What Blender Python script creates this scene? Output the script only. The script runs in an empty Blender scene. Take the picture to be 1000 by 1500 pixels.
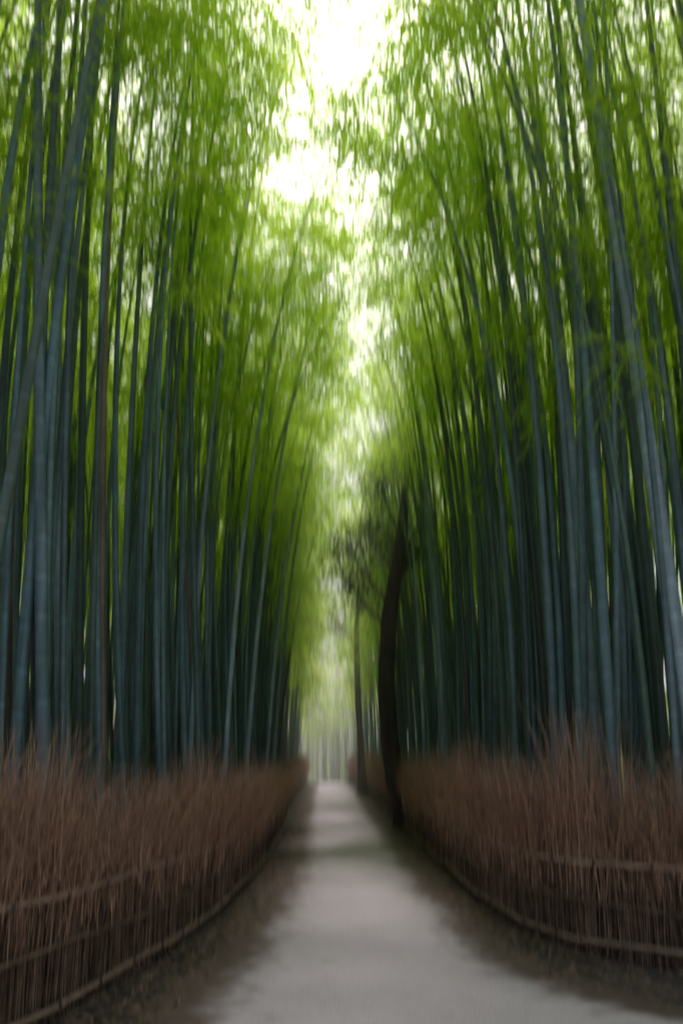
import bpy, math, random
import numpy as np
from mathutils import Vector, Matrix
rng=np.random.default_rng(7); random.seed(7)
sc=bpy.context.scene
sc.view_settings.view_transform='Standard'; sc.view_settings.look='None'; sc.view_settings.exposure=0

# ------------------------------------------------------------ helpers
def link(o,parent=None):
    sc.collection.objects.link(o)
    if parent: o.parent=parent
    return o
def empty(name,parent=None):
    o=bpy.data.objects.new(name,None); return link(o,parent)
def mesh_np(name,V,F,mat,parent=None,cols=None,smooth=False,attrs=None):
    V=np.asarray(V,dtype=np.float32); F=np.asarray(F,dtype=np.int32)
    me=bpy.data.meshes.new(name); k=F.shape[1]
    me.vertices.add(len(V)); me.vertices.foreach_set('co',V.ravel())
    me.loops.add(F.size); me.loops.foreach_set('vertex_index',F.ravel())
    me.polygons.add(len(F)); me.polygons.foreach_set('loop_start',np.arange(len(F),dtype=np.int32)*k)
    if smooth: me.polygons.foreach_set('use_smooth',np.ones(len(F),dtype=bool))
    if cols is not None:
        a=me.color_attributes.new('col','FLOAT_COLOR','POINT')
        c=np.ones((len(V),4),dtype=np.float32); c[:,:3]=cols; a.data.foreach_set('color',c.ravel())
    me.update(calc_edges=True)
    if mat: me.materials.append(mat)
    o=bpy.data.objects.new(name,me); return link(o,parent)
def ss(a,b,x):
    t=np.clip((np.asarray(x,dtype=float)-a)/(b-a),0,1); return t*t*(3-2*t)
def gh(x,y):
    x=np.asarray(x,dtype=float); y=np.asarray(y,dtype=float)
    pr=0.75*ss(16,44,y)-0.5*ss(48,80,y)
    side=0.6*ss(3,12,np.abs(x))*ss(2,8,y)
    return pr+side+ss(18,70,np.abs(x))*6
def nodes(name):
    m=bpy.data.materials.new(name); m.use_nodes=True; nt=m.node_tree; nt.nodes.clear()
    out=nt.nodes.new('ShaderNodeOutputMaterial'); return m,nt,out
def N(nt,t,**k):
    n=nt.nodes.new(t)
    for a,b in k.items():
        if a in n.inputs: n.inputs[a].default_value=b
        else: setattr(n,a,b)
    return n
def ramp(nt,stops):
    r=nt.nodes.new('ShaderNodeValToRGB'); e=r.color_ramp.elements
    while len(e)<len(stops): e.new(0.5)
    for i,(p,c) in enumerate(stops): e[i].position=p; e[i].color=(*c,1)
    return r

# ------------------------------------------------------------ materials
def mat_culm():
    m,nt,out=nodes('bamboo_culm_skin'); L=nt.links.new
    at=N(nt,'ShaderNodeAttribute',attribute_name='col')
    tc=N(nt,'ShaderNodeTexCoord'); mp=N(nt,'ShaderNodeMapping'); mp.inputs['Scale'].default_value=(9,9,0.9)
    L(tc.outputs['Object'],mp.inputs[0])
    no=N(nt,'ShaderNodeTexNoise',Scale=1.3,Detail=3.0); L(mp.outputs[0],no.inputs['Vector'])
    r=ramp(nt,[(0.3,(0.55,0.6,0.6)),(0.7,(1.3,1.3,1.3))]); L(no.outputs[0],r.inputs[0])
    mx=N(nt,'ShaderNodeMix',data_type='RGBA',blend_type='MULTIPLY'); mx.inputs[0].default_value=1
    L(at.outputs['Color'],mx.inputs[6]); L(r.outputs[0],mx.inputs[7])
    b=N(nt,'ShaderNodeBsdfPrincipled',Roughness=0.42); L(mx.outputs[2],b.inputs['Base Color'])
    L(b.outputs[0],out.inputs[0]); return m
def mat_leaf(name,c1,c2,tr,mix=0.55):
    m,nt,out=nodes(name); L=nt.links.new
    at=N(nt,'ShaderNodeAttribute',attribute_name='col')
    r=ramp(nt,[(0.0,c1),(1.0,c2)]); L(at.outputs['Fac'],r.inputs[0])
    r2=ramp(nt,[(0.0,(0.5*tr[0],0.6*tr[1],0.6*tr[2])),(1.0,tr)]); L(at.outputs['Fac'],r2.inputs[0])
    b=N(nt,'ShaderNodeBsdfDiffuse'); L(r.outputs[0],b.inputs['Color'])
    t=N(nt,'ShaderNodeBsdfTranslucent'); L(r2.outputs[0],t.inputs[0])
    mx=N(nt,'ShaderNodeMixShader'); mx.inputs[0].default_value=mix
    L(b.outputs[0],mx.inputs[1]); L(t.outputs[0],mx.inputs[2]); L(mx.outputs[0],out.inputs[0]); return m
def mat_vcol(name,rough=0.85,ns=30,lo=0.6,hi=1.3,bump=0.0,scale=(1,1,1)):
    m,nt,out=nodes(name); L=nt.links.new
    at=N(nt,'ShaderNodeAttribute',attribute_name='col')
    tc=N(nt,'ShaderNodeTexCoord'); mp=N(nt,'ShaderNodeMapping'); mp.inputs['Scale'].default_value=scale
    L(tc.outputs['Object'],mp.inputs[0])
    no=N(nt,'ShaderNodeTexNoise',Scale=float(ns),Detail=4.0); L(mp.outputs[0],no.inputs['Vector'])
    r=ramp(nt,[(0.3,(lo,)*3),(0.7,(hi,)*3)]); L(no.outputs[0],r.inputs[0])
    mx=N(nt,'ShaderNodeMix',data_type='RGBA',blend_type='MULTIPLY'); mx.inputs[0].default_value=1
    L(at.outputs['Color'],mx.inputs[6]); L(r.outputs[0],mx.inputs[7])
    b=N(nt,'ShaderNodeBsdfPrincipled',Roughness=rough); L(mx.outputs[2],b.inputs['Base Color'])
    if bump:
        bp=N(nt,'ShaderNodeBump',Strength=bump,Distance=0.03); L(no.outputs[0],bp.inputs['Height']); L(bp.outputs[0],b.inputs['Normal'])
    L(b.outputs[0],out.inputs[0]); return m
def mat_ground():
    m,nt,out=nodes('leaf_litter_soil'); L=nt.links.new
    tc=N(nt,'ShaderNodeTexCoord')
    n1=N(nt,'ShaderNodeTexNoise',Scale=1.1,Detail=6.0); n2=N(nt,'ShaderNodeTexVoronoi',Scale=22.0)
    L(tc.outputs['Object'],n1.inputs['Vector']); L(tc.outputs['Object'],n2.inputs['Vector'])
    r1=ramp(nt,[(0.3,(0.07,0.045,0.032)),(0.6,(0.14,0.095,0.065)),(0.8,(0.2,0.14,0.10))]); L(n1.outputs[0],r1.inputs[0])
    mx=N(nt,'ShaderNodeMix',data_type='RGBA',blend_type='OVERLAY'); mx.inputs[0].default_value=0.5
    L(r1.outputs[0],mx.inputs[6]); L(n2.outputs['Color'],mx.inputs[7])
    hs=N(nt,'ShaderNodeHueSaturation',Saturation=0.6); L(mx.outputs[2],hs.inputs['Color'])
    b=N(nt,'ShaderNodeBsdfPrincipled',Roughness=0.95); L(hs.outputs[0],b.inputs['Base Color'])
    bp=N(nt,'ShaderNodeBump',Strength=0.6,Distance=0.04); L(n2.outputs['Distance'],bp.inputs['Height']); L(bp.outputs[0],b.inputs['Normal'])
    L(b.outputs[0],out.inputs[0]); return m
def mat_path():
    m,nt,out=nodes('packed_gravel'); L=nt.links.new
    tc=N(nt,'ShaderNodeTexCoord'); at=N(nt,'ShaderNodeAttribute',attribute_name='col')
    n1=N(nt,'ShaderNodeTexNoise',Scale=0.8,Detail=5.0); n2=N(nt,'ShaderNodeTexNoise',Scale=90.0,Detail=3.0); n3=N(nt,'ShaderNodeTexNoise',Scale=5.0,Detail=8.0)
    for n in (n1,n2,n3): L(tc.outputs['Object'],n.inputs['Vector'])
    r1=ramp(nt,[(0.3,(0.60,0.525,0.56)),(0.7,(0.74,0.645,0.69))]); L(n1.outputs[0],r1.inputs[0])
    r2=ramp(nt,[(0.35,(0.78,)*3),(0.65,(1.12,)*3)]); L(n2.outputs[0],r2.inputs[0])
    mx=N(nt,'ShaderNodeMix',data_type='RGBA',blend_type='MULTIPLY'); mx.inputs[0].default_value=1
    L(r1.outputs[0],mx.inputs[6]); L(r2.outputs[0],mx.inputs[7])
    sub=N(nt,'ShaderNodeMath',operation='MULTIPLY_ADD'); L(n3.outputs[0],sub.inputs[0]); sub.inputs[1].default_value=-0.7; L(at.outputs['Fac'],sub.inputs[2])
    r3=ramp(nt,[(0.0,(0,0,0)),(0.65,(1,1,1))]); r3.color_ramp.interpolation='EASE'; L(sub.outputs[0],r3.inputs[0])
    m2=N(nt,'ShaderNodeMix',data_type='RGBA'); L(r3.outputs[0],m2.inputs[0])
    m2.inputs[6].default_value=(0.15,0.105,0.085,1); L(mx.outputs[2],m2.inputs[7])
    b=N(nt,'ShaderNodeBsdfPrincipled',Roughness=0.9); L(m2.outputs[2],b.inputs['Base Color'])
    bp=N(nt,'ShaderNodeBump',Strength=0.35,Distance=0.01); L(n2.outputs[0],bp.inputs['Height']); L(bp.outputs[0],b.inputs['Normal'])
    L(b.outputs[0],out.inputs[0]); return m
M_culm=mat_culm()
M_leaf=mat_leaf('bamboo_leaf',(0.05,0.12,0.012),(0.15,0.25,0.02),(0.74,0.97,0.08),0.7)
M_tleaf=mat_leaf('tree_leaf',(0.035,0.07,0.012),(0.06,0.12,0.02),(0.12,0.24,0.03),0.4)
M_twig=mat_vcol('brushwood_twig',0.8,12,0.6,1.35)
M_rail=mat_vcol('weathered_bamboo_rail',0.6,8,0.6,1.25)
M_bark=mat_vcol('rough_bark',0.95,6,0.45,1.5,0.8,(1,1,0.25))
M_ground=mat_ground(); M_path=mat_path()

# ------------------------------------------------------------ ground, path
a=list(np.arange(-20,20.01,0.8)); e=[26,34,44,58,70,90,130,200,320,500,800]
xs=np.array([-v for v in e[::-1]]+a+e)
ys=np.array([-800,-400,-200,-100,-50,-25]+list(np.arange(-12,100,1.0))+[105,112,120,135,160,200,300,500,800])
X,Y=np.meshgrid(xs,ys); Z=gh(X,Y)
Z=Z+np.where(np.abs(X)<2.5,0,rng.normal(0,0.02,X.shape))
nx,ny=len(xs),len(ys); I=np.arange(nx*ny).reshape(ny,nx)
F=np.stack([I[:-1,:-1],I[:-1,1:],I[1:,1:],I[1:,:-1]],-1).reshape(-1,4)
mesh_np('ground',np.stack([X,Y,Z],-1).reshape(-1,3),F,M_ground,smooth=True)
LY=[-12,2,4.3,5.9,9.4,14,20,34,60,70]; LX=[-1.5,-1.45,-1.4,-1.22,-1.05,-1.1,-1.35,-1.75,-2.4,-3.0]
RY=[-12,3.4,3.9,4.3,4.7,5.1,5.9,9.4,14,20,34,60,70]; RX=[8,8,7,4.6,3.0,2.3,1.7,1.5,1.48,1.45,1.1,0.4,0.0]
py=np.concatenate([np.arange(-12,2,1.0),np.arange(2,20,0.1),np.arange(20,70,0.5)])
pl=np.interp(py,LY,LX)+0.05*np.sin(py*3.1)+rng.normal(0,0.03,len(py)); pr_=np.interp(py,RY,RX)+0.05*np.sin(py*2.3+1)+rng.normal(0,0.03,len(py))
U=np.array([0,0.05,0.1,0.16,0.25,0.35,0.5,0.65,0.75,0.84,0.9,0.95,1.0])
PX=pl[:,None]+(pr_-pl)[:,None]*U; PY=np.repeat(py[:,None],len(U),1)
PZ=gh(PX,PY)+0.02
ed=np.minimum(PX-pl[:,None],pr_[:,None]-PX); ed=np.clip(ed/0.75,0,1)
J=np.arange(PX.size).reshape(PX.shape)
F=np.stack([J[:-1,:-1],J[:-1,1:],J[1:,1:],J[1:,:-1]],-1).reshape(-1,4)
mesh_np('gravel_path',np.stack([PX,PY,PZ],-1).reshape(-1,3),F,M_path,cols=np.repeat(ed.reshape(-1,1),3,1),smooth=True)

# ------------------------------------------------------------ tube batch
class Batch:
    def __init__(s): s.V=[];s.F=[];s.C=[];s.n=0
    def tube(s,P,R,C,sides=6):
        P=np.asarray(P,float);R=np.asarray(R,float);C=np.asarray(C,float)
        if C.ndim==1: C=np.repeat(C[None],len(P),0)
        T=np.gradient(P,axis=0); T/=np.linalg.norm(T,axis=1)[:,None]+1e-9
        ref=np.array([1.,0,0]) if abs(T[len(T)//2,0])<0.8 else np.array([0,0,1.])
        A=np.cross(T,ref);A/=np.linalg.norm(A,axis=1)[:,None]; B=np.cross(T,A)
        a=np.arange(sides)*2*math.pi/sides
        R2=R if R.ndim==2 else np.repeat(R[:,None],sides,1)
        V=P[:,None]+R2[:,:,None]*(np.cos(a)[None,:,None]*A[:,None]+np.sin(a)[None,:,None]*B[:,None])
        k=len(P); I=np.arange(k*sides).reshape(k,sides)+s.n
        F=np.stack([I[:-1],np.roll(I[:-1],-1,1),np.roll(I[1:],-1,1),I[1:]],-1).reshape(-1,4)
        s.V.append(V.reshape(-1,3));s.F.append(F);s.C.append(np.repeat(C,sides,0));s.n+=k*sides
    def quads(s,V,C):
        m=len(V); s.V.append(V.reshape(-1,3)); s.F.append(np.arange(m*4).reshape(m,4)+s.n); s.C.append(np.repeat(C,4,0)); s.n+=m*4
    def build(s,name,mat,parent=None,smooth=True):
        return mesh_np(name,np.concatenate(s.V),np.concatenate(s.F),mat,parent,np.concatenate(s.C),smooth)

# ------------------------------------------------------------ bamboo
culms=[]
PAL=np.array([(0.075,0.13,0.13),(0.09,0.165,0.18),(0.06,0.11,0.085),(0.13,0.21,0.23),(0.05,0.085,0.08),(0.08,0.13,0.07),(0.15,0.12,0.09)])*1.3
PW=np.array([.25,.22,.17,.12,.16,.05,.03]);PW=PW/PW.sum()
def culm_pts(b,lean,bend,H,z):
    t=z/H
    return np.stack([b[0]+lean[0]*t+bend[0]*t**2.6, b[1]+lean[1]*t+bend[1]*t**2.6, b[2]-0.1+z-0.06*H*t**4*(abs(bend[0])/3)],-1)
def add_culm(B,x,y,H,r,lean,bend,col,detail,foliage=True):
    b=(x,y,float(gh(x,y)))
    if detail==2:
        zs=[];rm=[];cm=[];z=rng.uniform(0.05,0.25);d=0.18
        while z<H-0.5:
            zs+= [z-0.055,z-0.014,z,z+0.016,z+0.03]; rm+=[1,0.985,1.09,0.98,1.0]; cm+=[1,1.75,0.75,0.62,1.0]
            d=min(0.36,d+0.03); z+=d*rng.uniform(0.95,1.05)
        zs=np.array([0]+zs+[H]);rm=np.array([1]+rm+[1]);cm=np.array([1]+cm+[1]); sides=10
    else:
        n=34 if detail==1 else 12
        zs=np.linspace(0,H,n); rm=np.ones(n); cm=np.ones(n)*rng.uniform(0.85,1.15,n); sides=7 if detail==1 else 5
        if detail==1: rm[::2]*=1.04
    R=r*rm*(1-0.86*(zs/H)**1.4)
    P=culm_pts(b,lean,bend,H,zs)
    C=np.asarray(col)[None]*cm[:,None]
    up=ss(0.25,0.75,zs/H)[:,None]
    C=C*(1-up*0.35)+np.array([0.10,0.19,0.05])*up*0.35
    B.tube(P,R,C,sides)
    if foliage: culms.append((b,lean,bend,H))
fl=lambda y: np.interp(y,[-5,2.5,4.0,4.8,6.6,9,12,18,26,40,60],[-4,-2.7,-2.15,-1.9,-1.55,-1.38,-1.35,-1.55,-1.95,-2.3,-3.0])
frx=[9,6.0,4.2,2.9,2.2,1.85,1.72,1.72,1.78,1.65,1.35,1.05,0.6]; fry=[4.2,4.7,5.25,5.85,6.5,7.4,9,12,18,26,34,45,60]
fr=lambda y: np.interp(y,fry,frx)
grove=empty('bamboo_grove')
near=Batch();mid=Batch();far=Batch()
def rcol(): return PAL[rng.choice(len(PAL),p=PW)]*rng.uniform(0.65,1.35)
cells=set()
def scatter(y0,y1,side,n,xd,mindist):
    pts=[];tries=0
    while len(pts)<n and tries<n*30:
        tries+=1
        y=rng.uniform(y0,y1); u=rng.random()**1.5*xd
        x=(fl(y)-0.45-u) if side<0 else (fr(y)+0.5+u)
        if side>0 and y<fry[0]+1.2: continue
        key=(round(x/mindist),round(y/mindist))
        if key in cells: continue
        cells.add(key); pts.append((x,y))
    return pts
for side in(-1,1):
    for (y0,y1,n,xd,md) in ((4.6,14,220,8,0.27),(14,32,430,9,0.31),(32,56,300,10,0.36)):
        if side>0 and y0<5: y0=6.2
        for x,y in scatter(y0,y1,side,n,xd,md):
            H=rng.uniform(13,18.5); r=rng.uniform(0.022,0.06)
            dx=-side
            edge=abs(x-(fl(y) if side<0 else fr(y)))
            out=(1.35 if side<0 else 0.95)*(1-ss(9,26,y))
            lean=(dx*(rng.normal(0.05,0.34)-out),rng.normal(0,0.5))
            bend=(dx*(rng.uniform(0.6,2.8) if edge<3 else rng.uniform(-1,1.6)),rng.normal(0,0.8))
            d=2 if y<12 else (1 if y<30 else 0)
            add_culm((near,mid,far)[2-d],x,y,H,r,lean,bend,rcol(),d)
for i in range(240):
    x=rng.uniform(-22,18); y=rng.uniform(78,98)
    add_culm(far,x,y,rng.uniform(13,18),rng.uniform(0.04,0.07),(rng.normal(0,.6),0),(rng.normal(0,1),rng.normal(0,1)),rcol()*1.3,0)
near.build('near_culms',M_culm,grove); mid.build('middle_culms',M_culm,grove); far.build('far_culms',M_culm,grove)

BL=(0.20,0.29,0.31);BG=(0.085,0.135,0.11);BB=(0.18,0.125,0.09);PB=(0.30,0.41,0.45)
hero=[
 (-2.55,6.9,17,.070,(-1.9,0),(0.6,0),BL),
 (-3.25,6.6,17,.085,(-2.2,0.2),(0.5,0.3),BG),
 (-3.75,7.0,17,.080,(-2.0,0),(0.7,0),(0.06,0.085,0.075)),
 (-2.35,7.3,16,.045,(-1.4,0),(1.0,0),BB),
 (-2.30,5.0,16,.060,(-3.0,0),(0.5,0),PB),
 (-2.75,4.8,16,.050,(0.6,0.8),(0.2,0),BG),
 (-2.15,10.0,16,.045,(-0.3,0),(1.8,0),BL),
 (-1.95,11.5,16,.045,(0.2,0),(2.0,0),PB),
 (-1.9,13.5,15,.05,(0.4,0.5),(1.6,0),PB),
 (-1.85,16.5,15,.05,(0.5,0.5),(1.6,0),PB),
 (-1.9,18.5,15,.05,(0.6,0.5),(1.3,0),BL),
 (3.45,6.7,17,.095,(-0.6,0),(-0.3,0),PB),
 (3.95,6.4,17,.10,(0.3,0),(-0.1,0),PB),
 (2.95,8.0,17,.075,(0.0,0),(-0.7,0),BL),
 (3.35,8.2,17,.070,(0.5,0),(-1.0,0),BL),
 (3.7,8.0,17,.07,(0.2,0),(-1.0,0),BG),
 (2.75,9.2,16,.065,(0.0,0),(-1.3,0),(0.05,0.075,0.06)),
 (2.45,10.5,16,.06,(0.2,0),(-1.6,0),BG),
 (2.3,12.5,16,.055,(0.1,0),(-1.7,0),(0.05,0.075,0.06)),
 (2.2,15.0,16,.05,(0.1,0),(-1.5,0),BL),
 (2.15,18.0,15,.05,(0.0,0),(-1.0,0),PB),
]
for h in hero:
    B=Batch(); add_culm(B,h[0],h[1],h[2],h[3],h[4],h[5],h[6],2)
    B.build('bamboo_stalk',M_culm)

# ------------------------------------------------------------ bamboo foliage : real leaf faces, merged
def spray(seed,ntw,nl,ll,lw):
    r=np.random.default_rng(seed); Q=[]
    for i in range(ntw):
        az=r.uniform(0,2*math.pi); el=r.uniform(-0.5,0.6); d=np.array([math.cos(az)*math.cos(el),math.sin(az)*math.cos(el),math.sin(el)])
        Lt=r.uniform(0.4,0.95); o=r.normal(0,0.12,3); p_prev=o
        for j in range(nl):
            t=(j+1)/nl; p=o+d*Lt*t+np.array([0,0,-0.28*t*t])
            if j%4==3:
                s=np.cross(p-p_prev,[0,0,1.]); s=s/(np.linalg.norm(s)+1e-6)*0.003
                Q.append([p_prev-s,p_prev+s,p+s,p-s]); p_prev=p
            ld=d+r.normal(0,0.7,3)+np.array([0,0,-0.55]); ld/=np.linalg.norm(ld)
            w=np.cross(ld,r.normal(0,1,3)+np.array([0,0,1.2])); w/=np.linalg.norm(w)+1e-6
            l=ll*r.uniform(.7,1.25); ww=lw*r.uniform(.8,1.2)
            Q.append([p,p+ld*l*0.35-w*ww/2,p+ld*l,p+ld*l*0.35+w*ww/2])
    return np.array(Q)
FINE=[spray(100+k,15,12,0.13,0.023) for k in range(6)]
MEDI=[spray(200+k,13,9,0.18,0.032) for k in range(6)]
COAR=[spray(300+k,9,6,0.28,0.056) for k in range(6)]
LV=[];LC=[];nsp=0
def put(p,s,kind,tone=0.5):
    global nsp
    if 0.3<p[0]<2.9 and 9<p[1]<22 and p[2]<9.6: return     # kept clear around the evergreen's stem
    nsp+=1
    Q=kind[rng.integers(6)]; a=rng.uniform(0,2*math.pi); t=rng.normal(0,0.2,2)
    ca,sa=math.cos(a),math.sin(a)
    M=np.array([[ca,-sa,t[0]],[sa,ca,t[1]],[-t[0]*ca-t[1]*sa,t[0]*sa-t[1]*ca,1]])
    LV.append((Q.reshape(-1,3)@M.T)*s+p)
    c=np.clip(tone+rng.uniform(-0.35,0.35)+rng.normal(0,0.2,len(Q)),0,1); LC.append(np.repeat(c,4))
def gap(x,y,z):
    c=np.interp(y,[0,8,12,16,22,40],[-0.4,-0.4,-0.1,0.8,0.9,-0.2]); w=np.interp(y,[0,7,9,12,14,17,24,32,42,48,60],[0.2,0.3,0.6,0.55,0.35,0.8,0.8,0.35,0.3,1.2,2])
    w=w+0.2*math.sin(y*1.7)+0.2*math.sin(y*3.9+z)
    return abs(x-c)<w
for (b,lean,bend,H) in culms:
    y=b[1]
    n=5 if y<34 else 3
    zb=0.47 if y<26 else (0.40 if y<75 else 0.3)
    for z in rng.uniform(zb,1.0,n)*H:
        c=culm_pts(b,lean,bend,H,np.array([z]))[0]
        q=(1.0-z/H)*1.2+0.5
        p=c+np.array([rng.normal(0,q*0.7),rng.normal(0,q*0.7),rng.normal(0,0.3)])
        if y<66 and gap(*p) and rng.random()<0.75: continue
        put(p,rng.uniform(0.8,1.3),FINE if y<16 else (MEDI if y<40 else COAR),0.6)
k=0
while k<640:
    y=6.5+60*rng.random()**1.3; x=rng.uniform(-3.4,3.2); z=rng.uniform(9.5,16.5)
    if x>0.2 and y<21 and z<12.2: continue
    f=math.sin(x*1.3+y*0.55)+math.sin(x*2.1-y*0.9+1.3)+0.8*math.sin(y*1.9+z*0.7)
    if f<-0.5: continue
    if gap(x,y,z) and rng.random()<0.6: continue
    k+=1; put(np.array([x,y,gh(x,y)+z]),rng.uniform(0.8,1.3),FINE if y<15 else (MEDI if y<36 else COAR),0.75)
k=0
while k<300:
    y=rng.uniform(6,17.5); x=rng.normal(0.1,1.25); z=rng.uniform(10,17)
    if gap(x,y,z) and rng.random()<0.72: continue
    k+=1; put(np.array([x,y,z]),rng.uniform(0.7,1.15),FINE,0.85)
for i in range(200):
    sd=-1 if rng.random()<0.7 else 1; y=rng.uniform(20 if sd<0 else 26,52)
    e=float(fl(y) if sd<0 else fr(y)); x=e+(-sd)*rng.uniform(-0.8,0.7); z=rng.uniform(5,10)
    put(np.array([x,y,gh(x,y)+z]),rng.uniform(0.7,1.1),MEDI if y<36 else COAR,0.85)
for i in range(260):
    y=rng.uniform(58,76); x=rng.uniform(-9,7); z=rng.uniform(5,17)
    put(np.array([x,y,gh(x,y)+z]),rng.uniform(1.0,1.6),COAR,0.95)
for side in(-1,1):
    for i in range(600):
        y=rng.uniform(0,70); x=side*rng.uniform(11.5,16); z=rng.random()**1.1*13
        put(np.array([x,y,gh(x,y)+z]),rng.uniform(1.6,2.4),COAR)
for i in range(900):
    x=rng.uniform(-26,24); y=rng.uniform(80,106); z=rng.random()*15
    put(np.array([x,y,gh(x,y)+z]),rng.uniform(1.6,2.4),COAR,0.95)
V=np.concatenate(LV); C=np.concatenate(LC)
mesh_np('bamboo_foliage',V,np.arange(len(V)).reshape(-1,4),M_leaf,None,np.repeat(C[:,None],3,1))
print('sprays',nsp,'leaf faces',len(V)//4,'culms',len(culms))

# ------------------------------------------------------------ brushwood fences
def fence(poly,side):
    root=empty('brushwood_fence')
    P=np.array(poly,float)
    s=np.concatenate([[0],np.cumsum(np.linalg.norm(np.diff(P,axis=0),axis=1))]); Ltot=s[-1]
    ev=lambda u:np.stack([np.interp(u,s,P[:,0]),np.interp(u,s,P[:,1])],-1)
    def nrm(u):
        a=ev(u-0.05);b=ev(u+0.05);t=b-a;t/=np.linalg.norm(t,axis=1)[:,None]+1e-9
        n=np.stack([t[:,1],-t[:,0]],-1); return n,t
    T=Batch()
    def twigs(n,u,z0,z1,depth,flare,w,c1,c2):
        nn,tt=nrm(u); base=ev(u)+nn*side*depth[:,None]
        g=gh(base[:,0],base[:,1])
        K=5; ang=rng.uniform(0,math.pi,n)
        dirx=np.clip(rng.normal(0,1,n),-2,2)[:,None]*tt*flare[:,None]+np.clip(rng.normal(-0.15,0.6,n),-1.5,1.5)[:,None]*nn*side*flare[:,None]
        wv=np.stack([np.cos(ang),np.sin(ang)],-1)*w[:,None]/2
        col=(c1[None]+(c2-c1)[None]*rng.random((n,1)))*rng.uniform(0.6,1.3,(n,1))
        pr=None
        for k in range(K):
            t=k/(K-1); c=base+dirx*(t**1.8)+tt*(np.sin(t*5+ang*3)*0.012)[:,None]; z=g+z0+(z1-z0)*t
            hw=wv*(1-0.75*t)
            a=np.concatenate([c-hw,z[:,None]],1); b=np.concatenate([c+hw,z[:,None]],1)
            if pr is not None: T.quads(np.stack([pr[0],pr[1],b,a],1),col)
            pr=(a,b)
    us=lambda n:Ltot*rng.random(n)**1.7
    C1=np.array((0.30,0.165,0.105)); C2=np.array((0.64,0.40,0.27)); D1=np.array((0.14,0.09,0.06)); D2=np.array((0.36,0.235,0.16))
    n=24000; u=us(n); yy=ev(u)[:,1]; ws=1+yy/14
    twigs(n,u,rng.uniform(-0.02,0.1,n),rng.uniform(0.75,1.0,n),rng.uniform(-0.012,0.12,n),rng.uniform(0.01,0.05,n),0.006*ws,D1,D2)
    n=30000; u=us(n); yy=ev(u)[:,1]; ws=1+yy/14
    lump=0.17*np.sin(u*1.9)+0.15*np.sin(u*4.3+1)+0.06*np.sin(u*11)
    twigs(n,u,rng.uniform(0.45,0.9,n),(1.42+lump+(0.28 if side>0 else 0.05))*rng.uniform(0.58,1.12,n)+0.04,rng.uniform(-0.06,0.22,n),rng.uniform(0.05,0.40,n),0.005*ws,C1,C2)
    n=18000; u=us(n); yy=ev(u)[:,1]; ws=1+yy/14
    z0=rng.uniform(0.75,1.4,n)
    twigs(n,u,z0,z0+rng.uniform(0.12,0.4,n),rng.uniform(-0.16,0.28,n),rng.uniform(0.15,0.5,n),0.004*ws,C1,C2)
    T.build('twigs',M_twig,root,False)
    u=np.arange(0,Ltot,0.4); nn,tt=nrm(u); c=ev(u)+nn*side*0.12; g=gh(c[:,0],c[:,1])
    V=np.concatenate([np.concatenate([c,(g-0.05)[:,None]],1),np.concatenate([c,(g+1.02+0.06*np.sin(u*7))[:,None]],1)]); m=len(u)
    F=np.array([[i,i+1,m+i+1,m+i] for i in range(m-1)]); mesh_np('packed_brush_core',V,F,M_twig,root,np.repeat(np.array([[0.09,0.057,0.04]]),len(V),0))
    R=Batch()
    for zr,rr,cc in ((0.80,0.022,(0.42,0.29,0.21)),(0.46,0.012,(0.24,0.16,0.115)),(0.13,0.020,(0.40,0.28,0.21))):
        a=0
        while a<Ltot:
            b=min(Ltot,a+rng.uniform(2.4,3.2))
            uu=np.arange(a,b+0.01,0.1)
            if len(uu)<4: break
            nn,tt=nrm(uu); c=ev(uu)-nn*side*0.04; g=gh(c[:,0],c[:,1])
            z=g+zr+0.015*np.sin(uu*2.1+zr*9)+rng.normal(0,0.008)
            r_=np.full(len(uu),rr)*np.where(np.arange(len(uu))%3==0,1.12,1.0)
            R.tube(np.concatenate([c,z[:,None]],1),r_,np.array(cc)*rng.uniform(0.8,1.2),8); a=b-0.08
    R.build('horizontal_bamboo_rails',M_rail,root)
    Q=Batch()
    for uu in np.arange(0.3,Ltot-0.2,1.5):
        u1=np.array([uu]); nn,tt=nrm(u1); c=(ev(u1)+nn*side*0.06)[0]; g=float(gh(c[0],c[1]))
        zz=np.linspace(-0.05,0.95,8); Q.tube(np.stack([np.full(8,c[0]),np.full(8,c[1]),g+zz],-1),np.full(8,0.018),(0.2,0.13,0.09),8)
    Q.build('posts',M_rail,root)
    K=Batch()
    for uu in np.arange(0.2,min(Ltot,30),0.5):
        u1=np.array([uu]); nn,tt=nrm(u1); c=(ev(u1)-nn*side*0.04)[0]; g=float(gh(c[0],c[1])); t=np.append(tt[0],0)
        for zr in(0.80,0.13):
            z=g+zr+0.015*math.sin(uu*2.1+zr*9)
            pp=np.array([c[0],c[1],z])[None]+t[None]*np.array([-0.014,-0.005,0.005,0.014])[:,None]
            K.tube(pp,np.array([0.025,0.029,0.029,0.025]),(0.07,0.05,0.04),8)
    K.build('rope_ties',M_rail,root)
LP=[(-3.6,0.5),(-2.7,2.5),(-2.15,4.0),(-1.9,4.8),(-1.55,6.6),(-1.38,9),(-1.35,12),(-1.55,18),(-1.95,26),(-2.3,40),(-3.0,60)]
fence(LP,-1)
fence(list(zip(frx,fry)),1)

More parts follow.
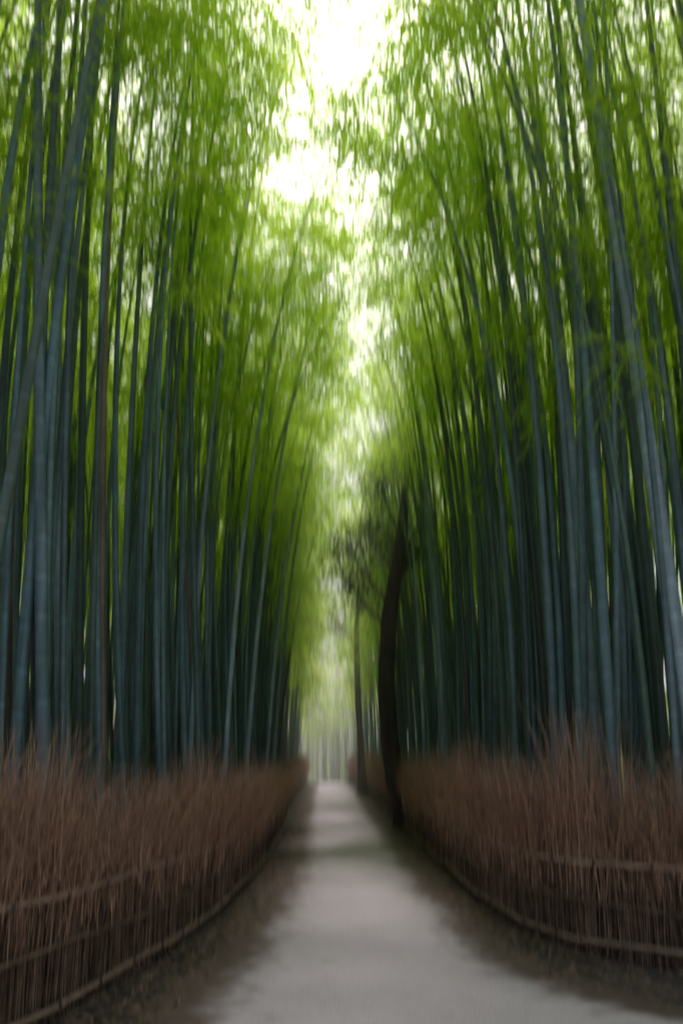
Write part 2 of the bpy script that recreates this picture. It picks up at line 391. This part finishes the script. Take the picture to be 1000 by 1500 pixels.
# ------------------------------------------------------------ litter
B=Batch(); n=16000
yy=3+55*rng.random(n)**2.2; sd=rng.random(n)<0.5
xl=np.interp(yy,LY,LX)+0.15; xr=np.interp(yy,RY,RX)-0.15
a=np.where(sd,fl(yy),xr); bb=np.where(sd,xl,fr(np.maximum(yy,4.2)))
x=a+(bb-a)*rng.random(n)+rng.normal(0,0.09,n)
keep=(x>-3)&(x<6); x=x[keep];yy=yy[keep];n=len(x)
z=gh(x,yy)+0.028
an=rng.uniform(0,2*math.pi,n); l=rng.uniform(0.05,0.11,n)/2; w=l*0.22
d=np.stack([np.cos(an),np.sin(an),rng.normal(0,0.15,n)],-1); s=np.stack([-np.sin(an),np.cos(an),rng.normal(0,0.3,n)],-1)
c=np.stack([x,yy,z],-1)
Q=np.stack([c-d*l[:,None],c-s*w[:,None],c+d*l[:,None],c+s*w[:,None]],1)
cc=np.array([(0.28,0.19,0.13)])*rng.uniform(0.35,1.3,(n,1))
B.quads(Q,cc); B.build('fallen_leaves',M_twig,None,False)

# ------------------------------------------------------------ dark trees beside the path
def tree(name,axis_pts,radii,limbs,col,crown,nleaf,leafsize):
    root=empty(name); B=Batch()
    P=np.array(axis_pts,float); t=np.linspace(0,1,len(P)); tt=np.linspace(0,1,40)
    C=np.stack([np.interp(tt,t,P[:,i]) for i in range(3)],-1)
    for _ in range(3):
        for i in range(3): C[1:-1,i]=(C[:-2,i]+C[1:-1,i]*2+C[2:,i])/4
    R=np.interp(tt,t,radii); sd=14
    R2=R[:,None]*(1+0.10*np.sin(np.arange(sd)*2*math.pi/sd*3+1)[None]+rng.normal(0,0.04,(40,sd)))
    R2[:3]*=np.array([1.5,1.25,1.1])[:,None]
    B.tube(C,R2,col,sd)
    ends=[]
    for (f,d,l,r) in limbs:
        o=np.array([np.interp(f,tt,C[:,i]) for i in range(3)]); d=np.array(d,float); d/=np.linalg.norm(d)
        k=np.linspace(0,1,10); pts=o+d*l*k[:,None]+np.array([0,0,1.])*(0.25*l*k**2)[:,None]+np.cumsum(rng.normal(0,0.03*l/3,(10,3)),0)*(k>0)[:,None]
        B.tube(pts,r*(1-0.75*k),col,7)
        for q in range(6):
            i=rng.integers(3,10); dd=d+rng.normal(0,0.7,3)+np.array([0,0,.2]); dd/=np.linalg.norm(dd); l2=l*rng.uniform(.25,.5)
            p2=pts[i]+dd*l2*np.linspace(0,1,5)[:,None]; B.tube(p2,r*0.35*(1-0.7*np.linspace(0,1,5)),col,5); ends.append(p2[-1]); ends.append(p2[2])
    B.build('trunk_and_limbs',M_bark,root)
    E=np.array(ends); n=nleaf; c=E[rng.integers(len(E),size=n)]+rng.normal(0,crown,(n,3))
    d=rng.normal(0,1,(n,3)); d/=np.linalg.norm(d,axis=1)[:,None]; s=np.cross(d,rng.normal(0,1,(n,3))); s/=np.linalg.norm(s,axis=1)[:,None]
    L=leafsize*rng.uniform(.7,1.3,(n,1)); Q=np.stack([c-d*L/2,c-s*L*0.28,c+d*L/2,c+s*L*0.28],1)
    mesh_np('leaves',Q.reshape(-1,3),np.arange(n*4).reshape(-1,4),M_tleaf,root,np.repeat(rng.random(n),4)[:,None]*np.ones((1,3)))
g=float(gh(1.75,20))
tree('evergreen_tree',[(1.85,20,g-.1),(1.42,20,g+1.8),(1.28,20,g+4),(1.42,20,g+6.2),(1.85,20,g+8.6),(2.1,20,g+11.5)],[0.33,0.25,0.24,0.22,0.18,0.05],
 [(0.56,(-1,0.1,0.9),1.7,0.07),(0.62,(-1,-0.5,0.9),1.8,0.06),(0.66,(0.6,0.3,0.9),1.5,0.06),(0.7,(-0.6,0.5,0.8),1.6,0.06),(0.74,(0.7,-0.4,1),1.5,0.05),(0.8,(-0.6,-0.4,1),1.7,0.05),(0.9,(0.4,0.4,1),1.5,0.05)],(0.05,0.035,0.03),0.28,7500,0.10)
g=float(gh(1.0,34))
tree('evergreen_tree',[(1.0,34,g-.1),(0.95,34,g+2),(0.8,34,g+5),(0.75,34,g+8),(0.9,34,g+11)],[0.24,0.17,0.15,0.12,0.04],
 [(0.7,(-1,0,0.8),1.6,0.06),(0.8,(0.8,0.3,0.8),1.8,0.05),(0.92,(-0.4,0.5,1),1.5,0.05)],(0.12,0.085,0.06),0.35,2200,0.12)

# ------------------------------------------------------------ mist volume added in the far half of the avenue for a hazy glow
m=bpy.data.materials.new('green_tinted_mist'); m.use_nodes=True; nt=m.node_tree; nt.nodes.clear()
vo=nt.nodes.new('ShaderNodeVolumeScatter'); vo.inputs['Density'].default_value=0.014; vo.inputs['Anisotropy'].default_value=0.6; vo.inputs['Color'].default_value=(0.90,1,0.70,1)  # green scatter colour stands in for light filtered through the leaves
o_=nt.nodes.new('ShaderNodeOutputMaterial'); nt.links.new(vo.outputs[0],o_.inputs['Volume'])
x0,x1,y0,y1,z0,z1=-11,11,14,112,-1,22
V=[(x,y,z) for z in(z0,z1) for y in(y0,y1) for x in(x0,x1)]
mesh_np('mist',V,[[0,2,3,1],[4,5,7,6],[0,1,5,4],[2,6,7,3],[0,4,6,2],[1,3,7,5]],m)

# ------------------------------------------------------------ light
EL=math.radians(55); ROT=math.radians(3)
w=bpy.data.worlds.new('World'); sc.world=w; w.use_nodes=True; nt=w.node_tree; nt.nodes.clear()
sky=nt.nodes.new('ShaderNodeTexSky'); sky.sky_type='NISHITA'; sky.sun_disc=False; sky.sun_elevation=EL; sky.sun_rotation=ROT
sky.dust_density=4.0; sky.air_density=1.0
hs=nt.nodes.new('ShaderNodeHueSaturation'); hs.inputs['Saturation'].default_value=0.45
bg=nt.nodes.new('ShaderNodeBackground'); bg.inputs[1].default_value=0.15
wo=nt.nodes.new('ShaderNodeOutputWorld')
nt.links.new(sky.outputs[0],hs.inputs['Color']); nt.links.new(hs.outputs[0],bg.inputs[0]); nt.links.new(bg.outputs[0],wo.inputs[0])
sl=bpy.data.lights.new('sun','SUN'); sl.energy=5; sl.angle=math.radians(8); sl.color=(1,0.96,0.88)
so=link(bpy.data.objects.new('sun',sl))
dv=Vector((math.sin(ROT)*math.cos(EL),math.cos(ROT)*math.cos(EL),math.sin(EL)))
so.rotation_euler=dv.to_track_quat('Z','Y').to_euler()

# ------------------------------------------------------------ camera
cd=bpy.data.cameras.new('camera'); cam=link(bpy.data.objects.new('camera',cd)); sc.camera=cam
cd.sensor_fit='VERTICAL'; cd.sensor_height=36; cd.sensor_width=24; cd.lens=24; cd.clip_end=2000; cd.clip_start=0.05
PT=12; cam.location=(0,0,1.6); cam.rotation_euler=(math.radians(90+PT),0,0)
cd.shift_y=(380-1000*math.tan(math.radians(PT)))/1500
cd.dof.use_dof=True; cd.dof.focus_distance=1.2; cd.dof.aperture_fstop=1.1; cd.dof.aperture_ratio=9
